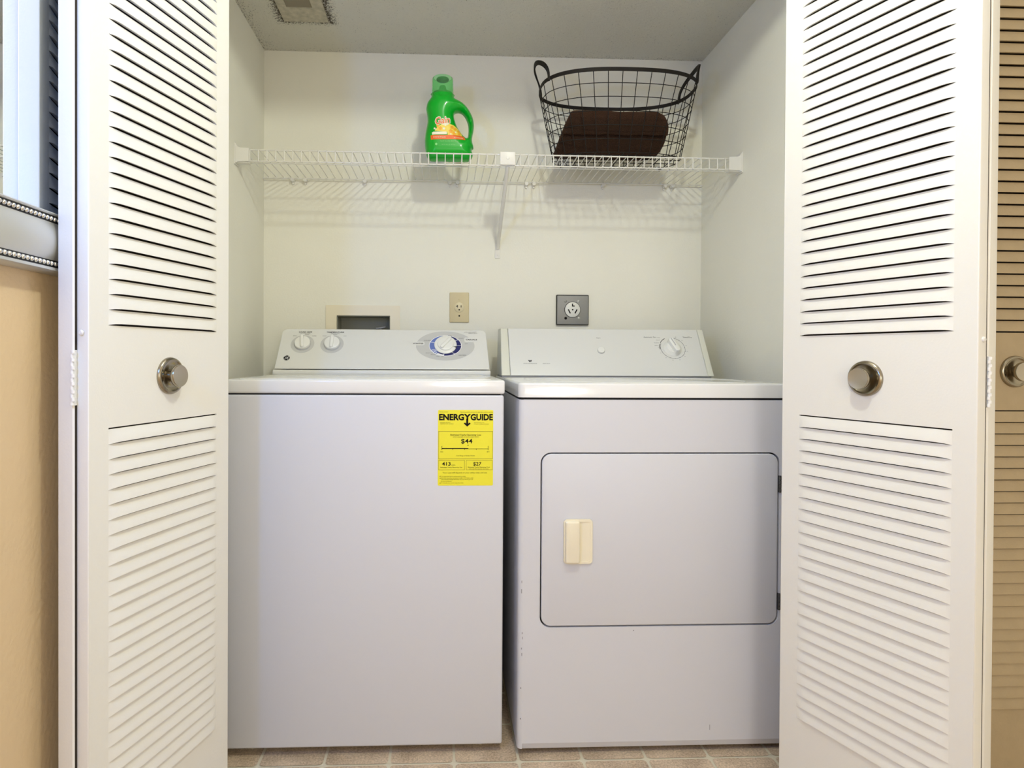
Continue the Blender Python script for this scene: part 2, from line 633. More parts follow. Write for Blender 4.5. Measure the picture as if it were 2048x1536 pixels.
def make_leaf(name, door, org, u, W, x0, x1, dz=0, material='door', ztop=2.012, T=.0245):
    """one leaf: local x along its width, local y into its thickness, outer face at y=0"""
    ang = math.atan2(u[1], u[0])
    F = Matrix(((1, 0, 0, 0), (0, 0, -1, 0), (0, 1, 0, 0), (0, 0, 0, 1)))   # (x, z, height towards -y)
    zl0, zl1 = Z_LO1 - PT * N_LO, Z_LO1
    zu0, zu1 = Z_UP0, Z_UP0 + PT * N_UP
    hole = lambda a, b: [(x0, a), (x1, a), (x1, b), (x0, b)]
    mb = MB()
    # outer skin with a rounded arris: front face inset, then edges
    r = .0022
    mb.plate([(r, .022 + r), (W - r, .022 + r), (W - r, ztop - r), (r, ztop - r)], [hole(zl0, zl1 + .0026), hole(zu0 - .0006, zu1)], F, -.004, 0)
    for (a, b) in ((0, 0),):
        pts_out = [(0, .022), (W, .022), (W, ztop), (0, ztop)]
        pts_in = [(r, .022 + r), (W - r, .022 + r), (W - r, ztop - r), (r, ztop - r)]
        lays = []
        for k in range(4):
            a_ = k / 3 * pi / 2
            f = sin(a_)
            lays.append(([(pi_[0] + (po[0] - pi_[0]) * f, pi_[1] + (po[1] - pi_[1]) * f) for pi_, po in zip(pts_in, pts_out)], r * (1 - cos(a_))))
        lays.append((pts_out, T - r))
        lays.append((pts_in, T))
        vs, fs = [], []
        for pl, y in lays:
            vs += [(p[0], y, p[1]) for p in pl]
        for i in range(len(lays) - 1):
            for k in range(4):
                fs.append((i * 4 + k, i * 4 + (k + 1) % 4, (i + 1) * 4 + (k + 1) % 4, (i + 1) * 4 + k))
        mb.add(vs, fs, True)
    for v in mb.v:
        v.z += dz
    leaf = mb.build(name, material, None)
    leaf.parent = door
    leaf.rotation_euler = (0, 0, ang)
    leaf.location = Vector((org[0], org[1], 0)) - Vector(door.location)
    LOCAL.add(leaf.name)
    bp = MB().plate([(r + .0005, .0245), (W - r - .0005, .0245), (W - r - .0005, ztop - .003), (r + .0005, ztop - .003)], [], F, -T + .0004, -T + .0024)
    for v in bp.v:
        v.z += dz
    b = bp.build('slit_shade_panel', 'door_back', None)  # sheet added behind the slats to keep the slits dark
    b.parent = leaf
    first = None
    for z in [Z_UP0 + PT * k for k in range(N_UP)] + [Z_LO1 - PT * (k + 1) for k in range(N_LO)]:
        if first is None:
            key = (round(x1 - x0, 4), material)
            if key not in SLAT_OBJ:
                first = slat_mesh(x1 - x0).build('slat', material, None)
                SLAT_OBJ[key] = first
            else:
                first = SLAT_OBJ[key].copy()
                COL.objects.link(first)
            o = first
        else:
            o = first.copy()
            COL.objects.link(o)
        o.parent = leaf
        o.location = (x0, 0, z + dz)
    return leaf


SLAT_OBJ = {}


def door_knob(leaf, x, z):
    """dished round rosette with a flat-faced knob"""
    F = frame((x, 0, z), (1, 0, 0), (0, 0, 1))
    ro = MB().lathe([(.0350, 0), (.0350, .0015), (.0340, .0042), (.0322, .0058), (.0300, .0062), (.0285, .0052), (.0265, .0040), (.0200, .0030), (.0140, .0036), (.0105, .0060)], F, 56)
    a = ro.build('knob_rosette', 'nickel', None)
    a.parent = leaf
    kb = MB().lathe([(.0095, .004), (.0085, .010), (.0105, .0135), (.0175, .0155), (.0205, .0170), (.0210, .0185), (.0208, .0225), (.0198, .0240)], F, 56, capt=False)
    b = kb.build('knob', 'nickel', None)
    b.parent = leaf
    fc = MB().lathe([(.0198, .0240), (.0186, .0236), (.0001, .0239)], F, 56)
    c = fc.build('knob_face', 'nickel_face', None)
    c.parent = leaf


def hinge(door, x, y, z0, z1, axis_to, par):
    mb = MB()
    n = 14
    for k in range(n):
        a = z0 + (z1 - z0) * k / n + .0005
        b = z0 + (z1 - z0) * (k + 1) / n - .0005
        dx = .0012 if k % 2 else -.0006
        mb.tube([(x + dx, y, a), (x + dx, y, b)], .0031 if k % 2 else .0027, 12)
    mb.tube([(x, y, z0 + .001), (x, y, z1 - .001)], .0021, 10)
    mb.add([(x - .0012, y, z0), (x - .0012, y + .02, z0), (x - .0012, y + .02, z1), (x - .0012, y, z1), (x + .0012, y, z0), (x + .0012, y + .02, z0), (x + .0012, y + .02, z1), (x + .0012, y, z1)],
           [(0, 1, 2, 3), (7, 6, 5, 4), (0, 3, 7, 4), (0, 4, 5, 1), (3, 2, 6, 7), (1, 5, 6, 2)])
    return mb.build('hinge', 'hinge', par)


# left bifold
d1 = thing('door_1', (-.60, 1.21, 0), 'white louvered bifold door folded open at the left, bluish light on its edges', 'closet door', kind='structure')
ul = Vector((.2887, .9574))
WL = .3633
leafB = make_leaf('leaf', d1, (-.569, 1.0327), ul, WL, .0402, .3215, T=.0240)
door_knob(leafB, .1845, .9392)
ua = Vector((.246, .9693))
leafA = make_leaf('leaf', d1, Vector((-.6217, 1.0404)) + ua * WL, -ua, WL, .0402, .3215, T=.0305)
hinge(d1, -.5917, 1.0285, .8963, .9852, None, d1)
mb = MB()
mb.lathe([(.0048, 0), (.0048, .002), (.0030, .0034)], frame((-.5808, 1.0354, 1.0133), (.957, -.289, 0), (0, 0, 1)), 8)
mb.build('bolt_head', 'hinge', d1)
# right bifold
d2 = thing('door_2', (.87, 1.2, 0), 'white louvered bifold door folded open at the right, tan shade on its edges', 'closet door', kind='structure')
WR = .383
ur = Vector((-.1424, .3555)).normalized()
nr = Vector((-ur.y, ur.x)) * -1          # away from the opening
Rn = Vector((.9007, 1.0265))
Rf = Rn + ur * WR
leafC = make_leaf('leaf', d2, Rf, -ur, WR, WR - .339, WR - .0381, T=.0245)
door_knob(leafC, WR - (Vector((.8289, 1.2057)) - Rn).length, .9394)
T = .0245
An = Rn + nr * (2 * T + .0042)
leafD = make_leaf('leaf', d2, An, ur, WR, .0381, .339)
hc = Rn + nr * (T + .0021) - ur * .0035
hinge(d2, hc.x, hc.y, .8963, .9830, None, d2)
bc = Rn + nr * .0135
mb = MB()
mb.lathe([(.0048, 0), (.0048, .002), (.0030, .0034)], frame((bc.x, bc.y, 1.0118), (nr.x, nr.y, 0), (0, 0, 1)), 8)
mb.build('bolt_head', 'hinge', d2)
# neighbouring closet, closed bifold
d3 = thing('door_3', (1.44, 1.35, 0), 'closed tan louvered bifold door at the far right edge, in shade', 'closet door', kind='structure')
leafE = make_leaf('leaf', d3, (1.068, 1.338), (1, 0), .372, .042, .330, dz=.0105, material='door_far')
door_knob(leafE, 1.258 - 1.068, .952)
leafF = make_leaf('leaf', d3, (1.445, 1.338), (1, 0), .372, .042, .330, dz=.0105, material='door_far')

# ------------------------------------------------------------------ ceiling vent
vt = thing('ceiling_vent', (-.458, 1.985, ZC), 'square cream ceiling vent ringed with dark mildew', 'vent')
VX0, VX1, VY0, VY1 = -.531, -.386, 1.862, 2.108
vm = MB()
Fc = frame((0, 0, ZC), (1, 0, 0), (0, -1, 0))      # looks down
vm.plate([(VX0, -VY1), (VX1, -VY1), (VX1, -VY0), (VX0, -VY0)], [[(-.503, -2.022), (-.422, -2.022), (-.422, -1.95), (-.503, -1.95)]], Fc, 0, .007)
vm.build('vent_frame', mat('vent_plastic', (.50, .46, .36), .6, bump=.6, bscale=90, var=.25, vscale=60), vt)
vm = MB()
for k in range(6):
    y = 1.955 + k * .0115
    vm.add([(-.503, y, ZC - .001), (-.422, y, ZC - .001), (-.422, y + .009, ZC - .006), (-.503, y + .009, ZC - .006),
            (-.503, y + .0015, ZC - .0005), (-.422, y + .0015, ZC - .0005), (-.422, y + .010, ZC - .005), (-.503, y + .010, ZC - .005)],
           [(0, 1, 2, 3), (7, 6, 5, 4), (0, 4, 5, 1), (2, 6, 7, 3), (0, 3, 7, 4), (1, 5, 6, 2)])
vm.build('vent_grille', mat('vent_grille', (.26, .23, .17), .7), vt)

# ------------------------------------------------------------------ washer outlet box in the wall
wbx = thing('outlet_box', (-.297, YB, .965), 'cream recessed washer outlet box above the washer console', 'utility box')
mb = MB().plate(rrect(-.4318, -.162, .955, 1.1655, .003, 2), [[(OB[0] + .001, OB[2] + .001), (OB[1] - .001, OB[2] + .001), (OB[1] - .001, OB[3] - .001), (OB[0] + .001, OB[3] - .001)]], FV(YB), .0, .0045)
mb.build('box_frame', 'cream', wbx)
mb = MB()
x0, x1, z0, z1 = OB[0] + .001, OB[1] - .001, OB[2] + .001, OB[3] - .001
mb.box(x0, x1, YB + .085, YB + .088, z0, z1)
mb.box(x0, x0 + .003, YB + .001, YB + .085, z0, z1)
mb.box(x1 - .003, x1, YB + .001, YB + .085, z0, z1)
mb.box(x0 + .003, x1 - .003, YB + .001, YB + .085, z0, z0 + .003)
mb.box(x0 + .003, x1 - .003, YB + .001, YB + .085, z1 - .003, z1)
mb.build('box_liner', 'box_plastic', wbx)
mb = MB()
vx = -.237
mb.tube([(vx, YB + .05, z0 + .003), (vx, YB + .05, 1.07)], .011, 12)
mb.tube([(vx, YB + .05, 1.055), (vx, YB + .02, 1.055)], .010, 12)
mb.tube([(vx - .018, YB + .05, 1.083), (vx + .018, YB + .05, 1.089)], .005, 10)
mb.tube([(vx, YB + .05, 1.07), (vx, YB + .05, 1.087)], .004, 10)
mb.build('valve', 'steel', wbx)

# ------------------------------------------------------------------ wall outlets
so = thing('wall_outlet', (.0559, YB, 1.16), 'almond single wall outlet above the washer dials', 'outlet')
Fo = frame((.0559, YB, 1.1608))
MB().plate(rrect(-.0358, .0358, -.0552, .0552, .003, 3), [], Fo, 0, .0055, bev=.0025).build('cover_plate', 'ivory', so)
MB().lathe([(.0182, .005), (.0182, .0078), (.0172, .0085)], Fo, 36).build('receptacle', mat('almond_receptacle', (.74, .65, .42), .35), so)
mb = MB()
for q in ([(-.0080, -.0005), (-.0056, -.0005), (-.0056, .0085), (-.0080, .0085)], [(-.0125, .0028), (-.0079, .0028), (-.0079, .0052), (-.0125, .0052)],
          [(.0052, -.0005), (.0076, -.0005), (.0076, .0075), (.0052, .0075)]):
    MB().plate([(a, b) for a, b in q], [], Fo, .0084, .0088).build('slot', 'ink', so)
MB().plate(ell(-.0003, -.0090, .0028, .0028, 14), [], Fo, .0084, .0088).build('slot', 'ink', so)
MB().plate(ell(0, -.0312, .0030, .0030, 14), [], Fo, .0050, .0058).build('screw_hole', 'ink', so)
MB().lathe([(.0030, .005), (.0030, .0062), (.0020, .0068)], Fo @ Matrix.Translation((-.0005, .0290, 0)), 14).build('screw', 'ivory', so)

do_ = thing('dryer_outlet', (.4752, YB, 1.154), 'grey steel plate with round white dryer outlet', 'outlet')
Fo = frame((.4752, YB, 1.1542))
MB().plate(rrect(-.0603, .0603, -.0562, .0562, .003, 3), [], Fo, 0, .009).build('box_edge', mat('black_box_edge', (.03, .03, .025), .6), do_)
MB().plate(rrect(-.0572, .0582, -.0528, .0532, .002, 3), [], Fo, .0085, .0105, bev=.001).build('cover_plate', 'steel', do_)
Fr = Fo @ Matrix.Translation((-.0005, .0010, 0))
MB().lathe([(.0300, .010), (.0300, .0112)], Fr, 40).build('receptacle_gap', 'dark', do_)
MB().lathe([(.0282, .010), (.0282, .0132), (.0268, .0142)], Fr, 40).build('receptacle', 'outlet_white', do_)
mb = MB()


def slotp(cx, cy, w, h, a):
    c, s_ = cos(a), sin(a)
    return [(cx + x * c - y * s_, cy + x * s_ + y * c) for x, y in ((-w, -h), (w, -h), (w, h), (-w, h))]


for q in ([(-.0028, .0115), (.0075, .0115), (.0075, .0155), (.0012, .0155), (.0012, .0225), (-.0028, .0225)], slotp(-.0125, -.0062, .0021, .0085, radians(28)),
          slotp(.0125, -.0062, .0021, .0085, radians(-28)), ell(0, 0, .0030, .0030, 14)):
    MB().plate(q, [], Fr, .0140, .0146).build('slot', 'ink', do_)
for (sx_, sz_, mt) in ((-.0265, .0325, 'steel'), (.0225, .0325, 'screw_metal'), (-.0255, -.0305, 'ink'), (.0240, -.0300, 'screw_metal')):
    MB().lathe([(.0050, .0104), (.0050, .0112), (.0028, .0122)], Fo @ Matrix.Translation((sx_, sz_, 0)), 16).build('screw', mt, do_)

# ------------------------------------------------------------------ washing machine
WX0, WX1, WF, WBK = -.537, .1505, 1.544, 2.20
ws = thing('washing_machine', (-.193, 1.87, 0), 'white top-loading washer with yellow energy label on its front', 'washing machine')
mb = MB()
mb.box(WX0 + .002, WX1 - .002, WF, WBK, .0205, .8838, .0055, 4)
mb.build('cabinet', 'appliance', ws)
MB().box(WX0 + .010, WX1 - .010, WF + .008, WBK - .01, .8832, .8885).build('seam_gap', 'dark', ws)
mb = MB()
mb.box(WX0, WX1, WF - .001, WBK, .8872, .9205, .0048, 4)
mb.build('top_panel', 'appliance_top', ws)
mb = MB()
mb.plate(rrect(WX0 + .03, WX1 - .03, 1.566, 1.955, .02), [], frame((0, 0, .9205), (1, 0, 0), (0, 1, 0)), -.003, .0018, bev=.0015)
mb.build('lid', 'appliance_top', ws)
for (fx, fy) in ((-.47, 1.60), (.095, 1.60), (-.47, 2.13), (.095, 2.13)):
    MB().lathe([(.020, 0), (.020, .010), (.011, .013), (.011, .0225)], frame((fx, fy, 0), (1, 0, 0), (0, 1, 0)), 20).build('foot', 'console_end', ws)
# console
CWL = sqrt(.1 ** 2 + .131 ** 2)
FWc = frame((WX0, 2.0, .937), (1, 0, 0), (0, .1, .131))


def slanted_block(mb, outline, F, yback, bev):
    b = bmesh.new()
    hi = [b.verts.new(F @ Vector((x, y, 0))) for x, y in outline]
    lo = []
    for v in hi:
        lo.append(b.verts.new((v.co.x, yback, v.co.z)))
    tf = b.faces.new(hi)
    b.faces.new(lo[::-1])
    n = len(outline)
    for i in range(n):
        b.faces.new((lo[i], lo[(i + 1) % n], hi[(i + 1) % n], hi[i]))
    bmesh.ops.recalc_face_normals(b, faces=list(b.faces))
    bmesh.ops.bevel(b, geom=list(tf.edges), offset=bev, segments=4, profile=.5, affect='EDGES')
    mb.bm(b, True)


mb = MB()
slanted_block(mb, [(.0035, .0008), (.6835, .0008)] + [(.6780 + .0, .140)] + [(.678 - .018 + .018 * cos(a), .1465 + .018 * sin(a)) for a in [k * pi / 12 for k in range(1, 7)]]
              + [(.0055 + .020 - .020 * sin(a), .1445 + .020 * cos(a)) for a in [k * pi / 12 for k in range(0, 6)]], FWc, 2.19, .0045)
mb.build('console', 'console', ws)
mb = MB()
mb.box(WX0 + .0005, WX1 - .0015, 1.992, 2.19, .9195, .9352, .0045, 3)
mb.build('console_base', 'console', ws)
# dial decoration
KD = (.5422, .0990)
mb = MB().plate(ell(.5415, .0975, .0955, .0605, 64), [], FWc, .0000, .0003, sides=False)
mb.build('dial_surround', 'pale_grey', ws)
for x in (.0792, .1740):
    MB().plate(ell(x, .1010, .0375, .0365, 40), [], FWc, 0, .0003, sides=False).build('dial_surround', 'pale_grey', ws)
mb = MB()
mb.plate(ell(KD[0] - .0005, KD[1] - .0015, .0535, .0435, 56), [], FWc, 0, .0005, sides=False)
mb.build('dial_ring_edge', 'white', ws)
for q in ((.430, .474, .0985, .1135), (.604, .652, .1130, .1325)):
    MB().plate(rrect(*q, .006), [], FWc, 0, .0005, sides=False).build('printed_patch', 'console', ws)
bx, by = KD[0] - .0005, KD[1] - .0015
mb = MB()
for a0, a1 in ((100, 158), (161, 206), (209, 213), (216, 220), (223, 228), (232, 236)):
    mb.plate(arc_band(bx, by, .030, .030, .0515, .0415, radians(a0), radians(a1)), [], FWc, 0, .0008, sides=False)
mb.build('blue_dial_band', 'blue', ws, kind='stuff')
mb = MB()
for a0, a1 in ((265, 304), (307, 360), (362, 395), (398, 428)):
    mb.plate(arc_band(bx, by, .030, .030, .0515, .0415, radians(a0), radians(a1)), [], FWc, 0, .0008, sides=False)
mb.plate(arc_band(bx, by, .031, .031, .0415, .037, radians(224), radians(262)), [], FWc, 0, .0007, sides=False)
mb.build('navy_dial_band', 'navy', ws, kind='stuff')


def control_knob(parent, F, cx, cy, r, ang, skirt=0, L=1.0, h=.016):
    Fk = F @ Matrix.Translation((cx, cy, 0)) @ Matrix.Rotation(ang, 4, 'Z')
    m = MB()
    if skirt:
        m.lathe([(skirt, .0006), (skirt, .003), (skirt - .0015, .0042), (r + .001, .0048)], Fk, 40)
    m.lathe([(r, .0015), (r, .006), (r - .001, .0085), (r - .004, .0095)], Fk, 40)
    k = m.build('control_knob', 'knob_plastic', parent)
    g = MB()
    pts = rrect(-r * .21, r * .21, -r * .92, r * L, r * .18, 4)
    g.plate(pts, [], Fk, .006, h, bev=r * .10)
    g.build('grip', 'knob_plastic', k)
    sh = MB().lathe([(r + .0016, .0004), (r + .0016, .0011)], F @ Matrix.Translation((cx + .0004, cy - .0022, 0)), 40)
    sh.build('knob_gap', 'mid_grey' if not skirt else 'pale_grey', k)
    return k


control_knob(ws, FWc, .0792, .1032, .0252, radians(9))
control_knob(ws, FWc, .1740, .1032, .0252, radians(1))
control_knob(ws, FWc, KD[0], KD[1] + .001, .0262, radians(-38), skirt=.0365, L=1.05)
mb = MB()
text(mb, FWc, 'LOAD SIZE', .0825, .1490, .0052, .042, bold=.02)
text(mb, FWc, 'TEMPERATURE', .1795, .1488, .0052, .057, bold=.02)
text(mb, FWc, 'WHITES', .4525, .1032, .0052, .034, bold=.02, hz=.0010)
text(mb, FWc, 'CASUALS', .6275, .1205, .0055, .037, bold=.02, hz=.0010)
mb.plate([(.5735, .0880), (.5765, .0860), (.5790, .0900), (.5758, .0925)], [], FWc, .0045, .0052)
mb.plate([(.5680, .0905), (.5765, .0870), (.5772, .0888), (.5690, .0920)], [], FWc, .0045, .0052)
mb.plate([(.0775 + a, .1330 + b) for a, b in ((-.001, 0), (.001, 0), (.001, .003), (-.001, .003))], [], FWc, .0002, .0006)
mb.build('printed_text', 'ink', ws, kind='stuff')
mb = MB()
for t, x, y, w in (('SMALL', .0510, .1330, .013), ('MEDIUM', .0885, .1385, .014), ('SUPER', .1130, .1330, .014), ('for type and amount of clothes', .0815, .1448, .034),
                   ('COLD', .1460, .1335, .012), ('WARM', .1800, .1385, .013), ('HOT', .2130, .1335, .009), ('wash and rinse', .1795, .1445, .028),
                   ('EXTRA HEAVY', .4830, .1170, .023), ('SPIN', .5560, .1385, .011), ('OFF', .6100, .1040, .009), ('MEDIUM', .5930, .1265, .015),
                   ('HEAVY SOIL', .4900, .0650, .024), ('MEDIUM', .5020, .0585, .015), ('LIGHT', .5180, .0515, .011), ('OFF', .5330, .0505, .008), ('PERM PRESS', .5960, .0565, .024),
                   ('EXTRA LARGE CAPACITY', .6250, .1535, .042), ('HEAVY DUTY', .6330, .1485, .030)):
    text(mb, FWc, t, x, y, .0032, w, hz=.0010)
mb.build('small_print', 'grey_ink', ws, kind='stuff')
mb = MB().plate(ell(.0370, .0440, .0098, .0098, 32), [], FWc, 0, .0010, bev=.0004)
lg = mb.build('logo_disc', 'ink', ws)
mb = MB()
for k in range(4):
    a = k * pi / 2
    mb.plate(arc_band(.0370, .0440, .0078, .0078, .0086, .0086, a + .25, a + 1.25, 8), [], FWc, .0010, .0012, sides=False)
text(mb, FWc, 'GE', .0368, .0402, .0078, .0095, bold=.01, skew=.25, hz=.0013)
mb.build('logo_print', 'white', lg, kind='stuff')
# yellow energy label
EX0, EX1, EZ0, EZ1 = -.0135, .1222, .6618, .8477
FE = frame((EX0, WF, EZ1))
el = MB().plate([(x - EX0, y - EZ1) for x, y in rrect(EX0, EX1, EZ0, EZ1, .003, 3)], [], FE, 0, .0004).build('energy_label', 'yellow', ws)
U = (EX1 - EX0) / 900
V = (EZ1 - EZ0) / 1235
lx = lambda x: (x - 125) * U
ly = lambda y: -(y - 155) * V
mb = MB()


def et(t, xa, xb, yb, capx, bold=0.0):
    text(mb, FE, t, (lx(xa) + lx(xb)) / 2, ly(yb), capx * V, lx(xb) - lx(xa), bold=bold, hz=.0008)


et('ENERG', 142, 548, 318, 98, .04)
et('Y', 545, 660, 318, 98, .04)
et('GUIDE', 655, 1018, 318, 98, .04)
mb.plate([(lx(x), ly(y)) for x, y in ((584, 410), (616, 410), (616, 300), (584, 300))], [], FE, .0004, .0008)
mb.plate([(lx(x), ly(y)) for x, y in ((600, 425), (655, 376), (636, 360), (600, 392), (564, 360), (545, 376))], [], FE, .0004, .0009)
et('Estimated Yearly Operating Cost', 328, 828, 572, 24, .008)
et('(when used with an electric water heater)', 370, 790, 600, 14)
et('$44', 502, 686, 698, 74, .012)
et('$16', 168, 210, 845, 17)
et('$71', 925, 962, 845, 17)
et('Cost Range of Similar Models', 425, 727, 908, 16)
et('413', 193, 333, 1060, 56, .02)
et('kWh', 350, 408, 1062, 18)
et('Estimated Yearly Electricity Use', 168, 522, 1098, 17, .008)
et('$27', 702, 834, 1060, 56, .012)
et('Estimated Yearly Operating Cost', 613, 973, 1096, 17, .008)
et('(when used with a natural gas water heater)', 635, 950, 1122, 12)
et('Your cost will depend on your utility rates and use.', 205, 932, 1188, 20)
et('U.S. Government', 145, 290, 192, 12)
et('Federal law prohibits removal of this label before consumer purchase.', 490, 1022, 194, 11)
et('Clothes Washer', 162, 330, 366, 14)
et('Capacity Class: Standard', 162, 375, 386, 12)
et('General Electric', 710, 880, 366, 12)
et('Compare models at the store', 710, 952, 388, 12)
for i, (t, xb) in enumerate((('Cost range based only on standard capacity models.', 583), ('Estimated operating cost based on eight wash loads a week', 705), ('and a national average electricity cost and natural gas cost', 700), ('per therm and kilowatt hour.', 355), ('For more information, visit the energy label website.', 545))):
    et(t, 178, xb, 1243 + i * 27, 13)
for yb in (1238, 1268, 1350):
    mb.plate([(lx(x), ly(y)) for x, y in ((158, yb + 4), (168, yb + 4), (168, yb - 6), (158, yb - 6))], [], FE, .0004, .0008)


def bar(xa, xb, ya, yb_):
    mb.plate([(lx(xa), ly(yb_)), (lx(xb), ly(yb_)), (lx(xb), ly(ya)), (lx(xa), ly(ya))], [], FE, .0004, .0008)


bar(186, 620, 775, 790)
bar(620, 948, 786, 792)
for x in (190, 367, 562, 750, 944):
    bar(x - 3, x + 3, 742 if x in (190, 944) else 785, 808)
mb.plate([(lx(x), ly(y)) for x, y in ((615, 745), (625, 724), (605, 724))], [], FE, .0004, .0008)
mb.build('label_print', 'ink', el, kind='stuff')
mb = MB()
for (xa, xb, ya, yb_) in ((135, 1018, 500, 955), (135, 562, 975, 1135), (585, 1015, 975, 1135)):
    bar(xa, xb, ya, ya + 5)
    bar(xa, xb, yb_ - 5, yb_)
    bar(xa, xa + 5, ya, yb_)
    bar(xb - 5, xb, ya, yb_)
mb.build('label_lines', 'label_line', el, kind='stuff')

# ------------------------------------------------------------------ dryer
DX0, DX1, DF, DBK = .1842, .871, 1.5304, 2.20
dr = thing('clothes_dryer', (.527, 1.86, 0), 'white front-loading dryer with cream door pull', 'clothes dryer')
FD = FV(DF)
DD = (.2415, .8320, .3180, .7415)
mb = MB()
c = .012
# front skin (with the door opening) whose vertical edges roll back into the sides
mb.plate([(DX0 + c, .030), (DX1 - c, .030), (DX1 - c, .8745), (DX0 + c, .8745)], [rrect(DD[0] - .0035, DD[1] + .0035, DD[2] - .0035, DD[3] + .0035, .026)], FD, -.018, 0)
for (xe, sg) in ((DX0, 1), (DX1, -1)):
    vs, fs = [], []
    seq = [(xe + sg * c * (1 - cos(a)), DF + c * (1 - sin(a))) for a in [k * pi / 12 for k in range(7)]]
    seq = [(xe, DBK)] + seq
    for (x, y) in seq:
        vs += [(x, y, .0165), (x, y, .030), (x, y, .8745)]
    for i in range(len(seq) - 1):
        for k in (0, 1):
            fs.append((i * 3 + k, i * 3 + k + 1, (i + 1) * 3 + k + 1, (i + 1) * 3 + k))
    mb.add(vs, fs, True)
mb.add([(DX0 + c, DF, .030), (DX1 - c, DF, .030), (DX1 - c, DF + .005, .0150), (DX0 + c, DF + .005, .0150), (DX0 + .001, DF + .010, .0165), (DX0 + .001, DF + .010, .03)],
       [(0, 1, 2, 3), (0, 3, 4, 5)])
mb.box(DX0 + .002, DX1 - .002, DF + .022, DBK, .0165, .873)
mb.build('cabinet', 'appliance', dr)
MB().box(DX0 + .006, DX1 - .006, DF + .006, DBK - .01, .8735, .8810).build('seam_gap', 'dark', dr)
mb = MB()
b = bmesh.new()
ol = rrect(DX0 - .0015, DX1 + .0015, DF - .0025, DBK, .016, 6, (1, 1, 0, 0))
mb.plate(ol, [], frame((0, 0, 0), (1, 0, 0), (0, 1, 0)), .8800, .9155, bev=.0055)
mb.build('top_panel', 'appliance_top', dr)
mb = MB()
for rx, ry, cy_ in ((.30, .185, 1.76),):
    mb.tube([(.53 + rx * abs(cos(a)) ** .7 * (1 if cos(a) > 0 else -1), cy_ + ry * abs(sin(a)) ** .7 * (1 if sin(a) > 0 else -1), .9150) for a in [k * 2 * pi / 64 for k in range(64)]], .0014, 6, closed=True)
mb.build('top_rim', 'appliance_top', dr)
# door
mb = MB().plate(rrect(DD[0], DD[1], DD[2], DD[3], .0235, 8), [], FD, -.012, .0006, bev=.003)
dd = mb.build('door', 'appliance', dr)
MB().plate(rrect(DD[0] - .0035, DD[1] + .0035, DD[2] - .0035, DD[3] + .0035, .026), [], FD, -.0175, -.0125).build('door_gasket', 'dark', dr)
for z in (.645, .352):
    h_ = MB()
    h_.box(DD[1] + .0015, DD[1] + .0075, DF - .0025, DF + .004, z, z + .042, .0008, 1)
    for k in range(4):
        h_.tube([(DD[1] + .0045, DF - .002, z + .002 + k * .010), (DD[1] + .0045, DF - .002, z + .009 + k * .010)], .0028, 8)
    h_.build('door_hinge', mat('dark_hinge_metal', (.10, .10, .10), .5, metal=.6), dr)
# pull: tray plus raised grip on its left half
HX0, HX1, HZ0, HZ1 = .2955, .3665, .4725, .5815
MB().plate(rrect(HX0 - .001, HX1 + .001, HZ0 - .001, HZ1 + .001, .0095), [], FD, .0, .0010).build('handle_edge', 'pale_grey', dd)
mb = MB().plate(rrect(HX0, HX1, HZ0, HZ1, .009), [rrect(HX0 + .006, HX1 - .006, HZ0 + .006, HZ1 - .006, .006)], FD, .0008, .0046)
vs, fs = [], []
mb.add([(HX0 + .03, DF - .0010, HZ0 + .006), (HX1 - .006, DF - .0038, HZ0 + .006), (HX1 - .006, DF - .0038, HZ1 - .006), (HX0 + .03, DF - .0010, HZ1 - .006),
        (HX0 + .03, DF + .001, HZ0 + .006), (HX1 - .006, DF + .001, HZ0 + .006), (HX1 - .006, DF + .001, HZ1 - .006), (HX0 + .03, DF + .001, HZ1 - .006)],
       [(0, 1, 2, 3), (7, 6, 5, 4), (0, 4, 5, 1), (2, 6, 7, 3), (0, 3, 7, 4), (1, 5, 6, 2)])
mb.build('handle_tray', 'cream', dd)
mb = MB().plate(rrect(HX0 + .003, .3335, HZ0 + .003, HZ1 - .003, .005), [], FD, .001, .0150, bev=.004)
mb.build('handle', 'cream', dd)
# console
FDc = frame((.184, 2.0, .9195), (1, 0, 0), (0, .1, .157))
DCL = .1835
mb = MB()
slanted_block(mb, [(.0292, .0), (.6700, .0), (.6700, DCL), (.0292, DCL)], FDc, 2.19, .003)
mb.build('console', 'console', dr)
mb = MB()
slanted_block(mb, [(.0, .0), (.0287, .0), (.0287, DCL), (.0045, DCL)], FDc, 2.19, .0035)
mb.build('console_end_cap', 'console_end', dr)
mb = MB()
slanted_block(mb, [(.6705, .0), (.6900, .0), (.6900, DCL), (.6705, DCL)], FDc, 2.19, .0035)
mb.build('console_end_cap', 'console_end', dr)
mb = MB().box(.187, .868, 2.01, 2.19, .9150, .9205)
mb.build('console_gap', 'mid_grey', dr)
KX, KY = .5738, .1085
mb = MB()
text(mb, FDc, 'W', .0950, .0520, .0072, .0130, bold=.06)
text(mb, FDc, 'Automatic Dry', .5045, .1500, .0044, .043)
text(mb, FDc, 'Timed Dry', .6310, .1505, .0044, .031)
text(mb, FDc, 'Start', .3300, .1455, .0040, .0135)
for a0, a1 in ((118, 152), (158, 186)):
    mb.plate(arc_band(KX - .0005, KY, .0420, .0420, .0438, .0438, radians(a0), radians(a1), 10), [], FDc, .0, .0005, sides=False)
for k in range(13):
    a = radians(72 - k * 23)
    mb.plate(ell(KX + .0410 * cos(a), KY + .0410 * sin(a), .0011, .0011, 8), [], FDc, 0, .0005, sides=False)
mb.build('printed_text', 'ink', dr, kind='stuff')
mb = MB()
text(mb, FDc, 'WHITE-WESTINGHOUSE', .0945, .0445, .0030, .044)
text(mb, FDc, 'HEAVY DUTY', .1480, .0445, .0030, .024)
